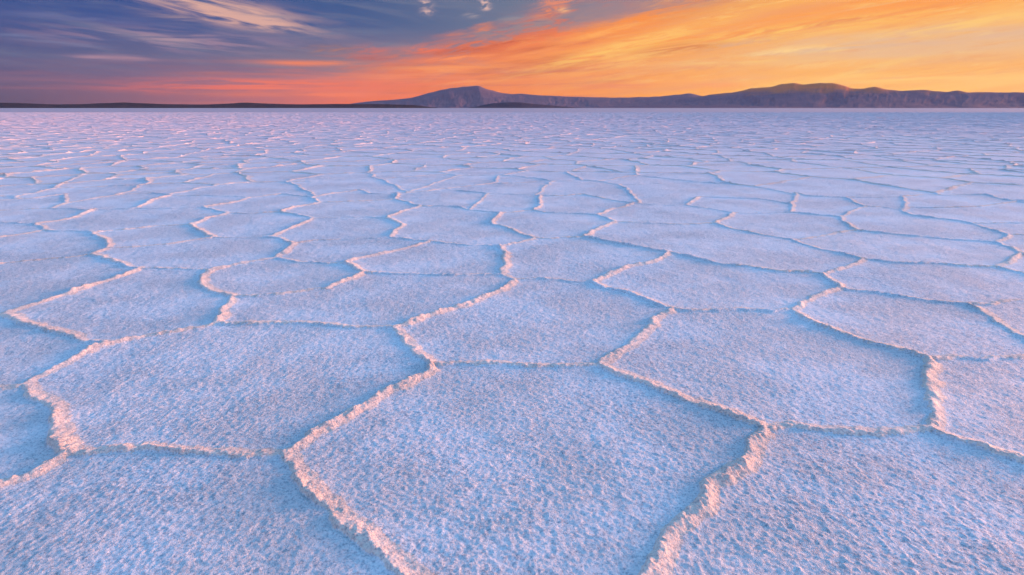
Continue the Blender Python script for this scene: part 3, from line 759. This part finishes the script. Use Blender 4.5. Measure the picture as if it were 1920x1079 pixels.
# ---------------------------------------------------------------- plates farther out, each ringed by its own half of the ridges
def ring_plate(ids, c):
    P = []; Wt = []
    for q in range(len(ids)):
        E_, w = vedge(ids[q], ids[(q+1) % len(ids)])
        P.append(E_[:-1]); Wt.append(np.full(len(E_)-1, w))
    P = np.concatenate(P); Wt = np.concatenate(Wt)
    Wt = .25*np.roll(Wt, 1)+.5*Wt+.25*np.roll(Wt, -1)
    d = math.hypot(*c)
    offs = [-.03, 0, .016, .036, .085] if d < 16 else [0, .016, .036, .085] if d < 45 else ([0, .032, .085] if d < 100 else [0, .06])
    n = len(P); to = c-P; L = np.hypot(*to.T)
    hh = crest(Wt)*(.30+1.3*vnoise(P[:, 0]*9, P[:, 1]*9, 11))*(.5+1.0*vnoise(P[:, 0]*2.2, P[:, 1]*2.2, 31))*1.1
    # a sideways jitter makes the flank lumpy
    V = []; fl = flank((to[:, 0]*SUN_X+to[:, 1]*SUN_Y)/L); pw = width(Wt)*fl; hh = hh*1.1*(.5+1.1*vnoise(P[:, 0]*27, P[:, 1]*27, 77))*np.clip(1+(d-9)/30, 1, 1.35)
    for k, o in enumerate(offs):
        oo = o*fl*(1+.7*(vnoise(P[:, 0]*14+k*31, P[:, 1]*14, 5)-.5)) if o > 0 else o+0*L
        Q = P + to*np.minimum(.6, oo/L)[:, None]
        z = hh*0-.004 if o < 0 else hh*np.exp(-(oo/pw)**1.5) if k < len(offs)-1 else np.zeros(n)
        V.append(np.c_[Q, z - .002])
    V = np.concatenate(V + [np.array([[c[0], c[1], -.004]])])
    m = len(offs); A_ = np.arange(n); B_ = (A_+1) % n
    ring = np.concatenate([np.stack([A_+k*n, B_+k*n, B_+(k+1)*n, A_+(k+1)*n], 1) for k in range(m-1)])
    fan = np.stack([A_+(m-1)*n, B_+(m-1)*n, np.full(n, m*n)], 1)
    return V, ring, fan
rest = sorted(((math.hypot(*p), i) for i, (p, ids) in enumerate(VPOLY) if i not in USED))
sv, sq, st_, off = [], [], [], 0
for d, i in rest:
    p, ids = VPOLY[i]; c = VC[ids].mean(0)
    a = math.degrees(math.atan2(p[0], p[1]+1))
    if d > 20 and abs(a) > 57: continue
    V, ring, fan = ring_plate(ids, c)
    if len(plates) < 300 and in_frame(VC[ids]):
        Vl = V - np.array([c[0], c[1], 0])
        n = len(fan); f_u, f_i = np.unique(fan, return_inverse=True)
        r_u, r_i = np.unique(ring, return_inverse=True)
        plate_thing(mesh_np('crust', Vl[f_u], f_i.reshape(-1, 3).astype(np.int32), M_PLATE), mesh_np('ridge', Vl[r_u], r_i.reshape(-1, 4).astype(np.int32), M_RIDGE), c, FAR_LABEL)
    else:
        sv.append(V); sq.append(ring+off); st_.append(fan+off); off += len(V)
V = np.concatenate(sv); Q = np.concatenate(sq); T = np.concatenate(st_)
me = bpy.data.meshes.new('far_salt_plates'); me.vertices.add(len(V)); me.vertices.foreach_set('co', V.astype(np.float32).ravel())
me.loops.add(Q.size+T.size); me.loops.foreach_set('vertex_index', np.r_[Q.ravel(), T.ravel()].astype(np.int32))
me.polygons.add(len(Q)+len(T)); me.polygons.foreach_set('loop_start', np.r_[np.arange(0, Q.size, 4), Q.size+np.arange(0, T.size, 3)].astype(np.int32))
me.update(calc_edges=True); me.polygons.foreach_set('use_smooth', np.ones(len(me.polygons), bool))
me.polygons.foreach_set('material_index', np.r_[np.zeros(len(Q)), np.ones(len(T))].astype(np.int32))
me.materials.append(M_RIDGE); me.materials.append(M_PLATE)
o = link('far_salt_plates', me); o['kind'] = 'stuff'; o['label'] = 'countless tiny salt plates and ridges fading into pink texture below the horizon'; o['category'] = 'salt plates'
print('plates', len(plates), 'stuff verts', len(V), 'near verts', len(V_N))

# ---------------------------------------------------------------- the salt flat itself, out to the horizon
def disc():
    n = 96; R = [3, 10, 40, 120, 165, 400, 1200, 4000, 12000, 36000]
    z = [-.03, -.016, -.016, -.022, -.03, 0, 0, 0, 0, 0]
    V = [(0, 0, -.03)]; F = []
    for r, h in zip(R, z): V += [(r*math.cos(2*math.pi*i/n), r*math.sin(2*math.pi*i/n), h) for i in range(n)]
    for i in range(n): F.append((0, 1+i, 1+(i+1) % n))
    for k in range(len(R)-1):
        for i in range(n):
            j = (i+1) % n; F.append((1+k*n+i, 1+(k+1)*n+i, 1+(k+1)*n+j, 1+k*n+j))
    return mesh_np('salt_flat', V, F, M_FLAT)
o = link('salt_flat', disc()); o['kind'] = 'structure'

# ---------------------------------------------------------------- mountains along the horizon
def mountain(name, prof, dist, depth, mat, nu=420, nd=40, rough=.18, seed=3, gully=3.0, dark=0):
    ae = [azel(u, v) for u, v in prof]
    A0 = np.array([a for a, e in ae]); E0 = np.array([e for a, e in ae])
    a = np.linspace(A0[0], A0[-1], nu); h = np.tan(np.radians(np.interp(a, A0, np.maximum(E0, 0))))*dist + .3
    h = h*(1 + .07*(fbm(a*2.2, a*0+seed, seed+1, 4, .6)-.5)) + 16*(fbm(a*6.0, a*0+seed, seed+2, 3, .6)-.5)*np.clip(h/300, 0, 1)
    t = np.linspace(-1, 1, nd)                       # -1 towards the viewer
    AA, TT = np.meshgrid(np.radians(a), t); HH = np.empty(AA.shape)
    for q in range(nd):                              # away from the crest line the flanks smooth out
        sg = 1.2 + abs(t[q])*60; kk = np.arange(-120, 121); g = np.exp(-.5*(kk/sg)**2); g /= g.sum()
        HH[q] = np.convolve(np.pad(h, 120, mode='edge'), g, 'valid')
    n = fbm(AA*gully*14, TT*1.6+7, seed, 5, .6); n2 = fbm(AA*gully*45, TT*4+3, seed+5, 4, .6)
    fall = np.clip(1-np.abs(TT)**1.0, 0, 1)
    shape = fall**(1.2+.5*n)
    ridge = 1 - rough*(4*np.abs(n-.5)+1.0*np.abs(n2-.5))*np.clip(np.abs(TT)*3, 0, 1)
    Z = HH*shape*np.clip(ridge, .2, 1) - 3.0*(np.abs(TT) > .97)
    R = dist + TT*depth + (n-.5)*depth*.25*np.abs(TT)
    V = np.stack([R*np.sin(AA), R*np.cos(AA), Z], -1).reshape(-1, 3)
    idx = np.arange(nd*nu).reshape(nd, nu)
    F = np.stack([idx[:-1, :-1], idx[:-1, 1:], idx[1:, 1:], idx[1:, :-1]], -1).reshape(-1, 4)
    o = link(name, mesh_np(name, V, F, mat)); o['kind'] = 'structure'; return o
mountain('volcano', [(560,203),(600,198),(640,197),(690,190),(735,187),(773,183),(807,173),(842,165),(857,162.8),(873,161.3),(885,159.8),(892,158.8),(900,160.6),(910,164.6),(922,168.6),(935,172.3),(950,175.4),(962,176),(980,175),(1007,178),(1040,179.5),(1073,180.7),(1107,182),(1157,182.7),(1207,181.7),(1240,180),(1273,176.7),(1293,174),(1313,179),(1350,183),(1420,192),(1460,203)],
         26000, 5500, M_ROCK, 620, 44, .10, 3)
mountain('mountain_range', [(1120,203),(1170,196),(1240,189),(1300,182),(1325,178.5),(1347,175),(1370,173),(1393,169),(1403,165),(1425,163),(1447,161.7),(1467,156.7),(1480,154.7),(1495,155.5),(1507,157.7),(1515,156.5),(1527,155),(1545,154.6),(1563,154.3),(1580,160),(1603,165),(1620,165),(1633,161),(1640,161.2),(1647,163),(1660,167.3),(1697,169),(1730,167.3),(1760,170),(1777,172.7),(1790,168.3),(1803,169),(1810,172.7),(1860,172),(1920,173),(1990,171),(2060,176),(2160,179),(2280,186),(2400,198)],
         21000, 4200, M_LIT_CREST, 700, 44, .2, 9)
mountain('distant_hills', [(-420,196),(-300,188),(-200,193),(-100,191),(0,192),(40,193),(100,195.5),(150,195),(200,193),(228,191.3),(260,193),(310,195),(380,196),(430,194),(452,191.8),(470,192),(500,194),(560,195.5),(640,194.5),(720,195),(780,197),(820,203)],
         15000, 1500, M_DARK, 500, 24, .15, 15)
mountain('low_hill', [(880,203),(905,197),(919,194),(942,191.5),(960,191),(981,191.8),(997,194),(1040,198),(1090,203)],
         13000, 700, M_MOUND, 160, 20, .15, 22)
mountain('far_shore', [(1090,203),(1180,198),(1300,197),(1420,199),(1500,201),(1600,203)], 14000, 900, M_ROCK, 160, 18, .15, 27)

# ---------------------------------------------------------------- the air between here and the mountains
def haze():
    V = [(sx*37000, sy*37000, z) for z in (-8.0, 1800.0) for sx, sy in ((-1, -1), (1, -1), (1, 1), (-1, 1))]
    F = [(3, 2, 1, 0), (4, 5, 6, 7), (0, 1, 5, 4), (1, 2, 6, 5), (2, 3, 7, 6), (3, 0, 4, 7)]
    m = bpy.data.materials.new('haze'); m.use_nodes = True; k = NT(m.node_tree); k.n.clear()
    out = k.new('ShaderNodeOutputMaterial'); v = k.new('ShaderNodeVolumePrincipled')
    v.inputs['Color'].default_value = (.86, .80, .86, 1); v.inputs['Density'].default_value = HAZE
    v.inputs['Anisotropy'].default_value = .2
    k.l.new(v.outputs[0], out.inputs['Volume'])
    o = link('haze', mesh_np('haze', V, F, m, smooth=False)); o['kind'] = 'stuff'
    o['label'] = 'thin mauve air softening the far mountains'; o['category'] = 'haze'
HAZE = 3e-6
haze()
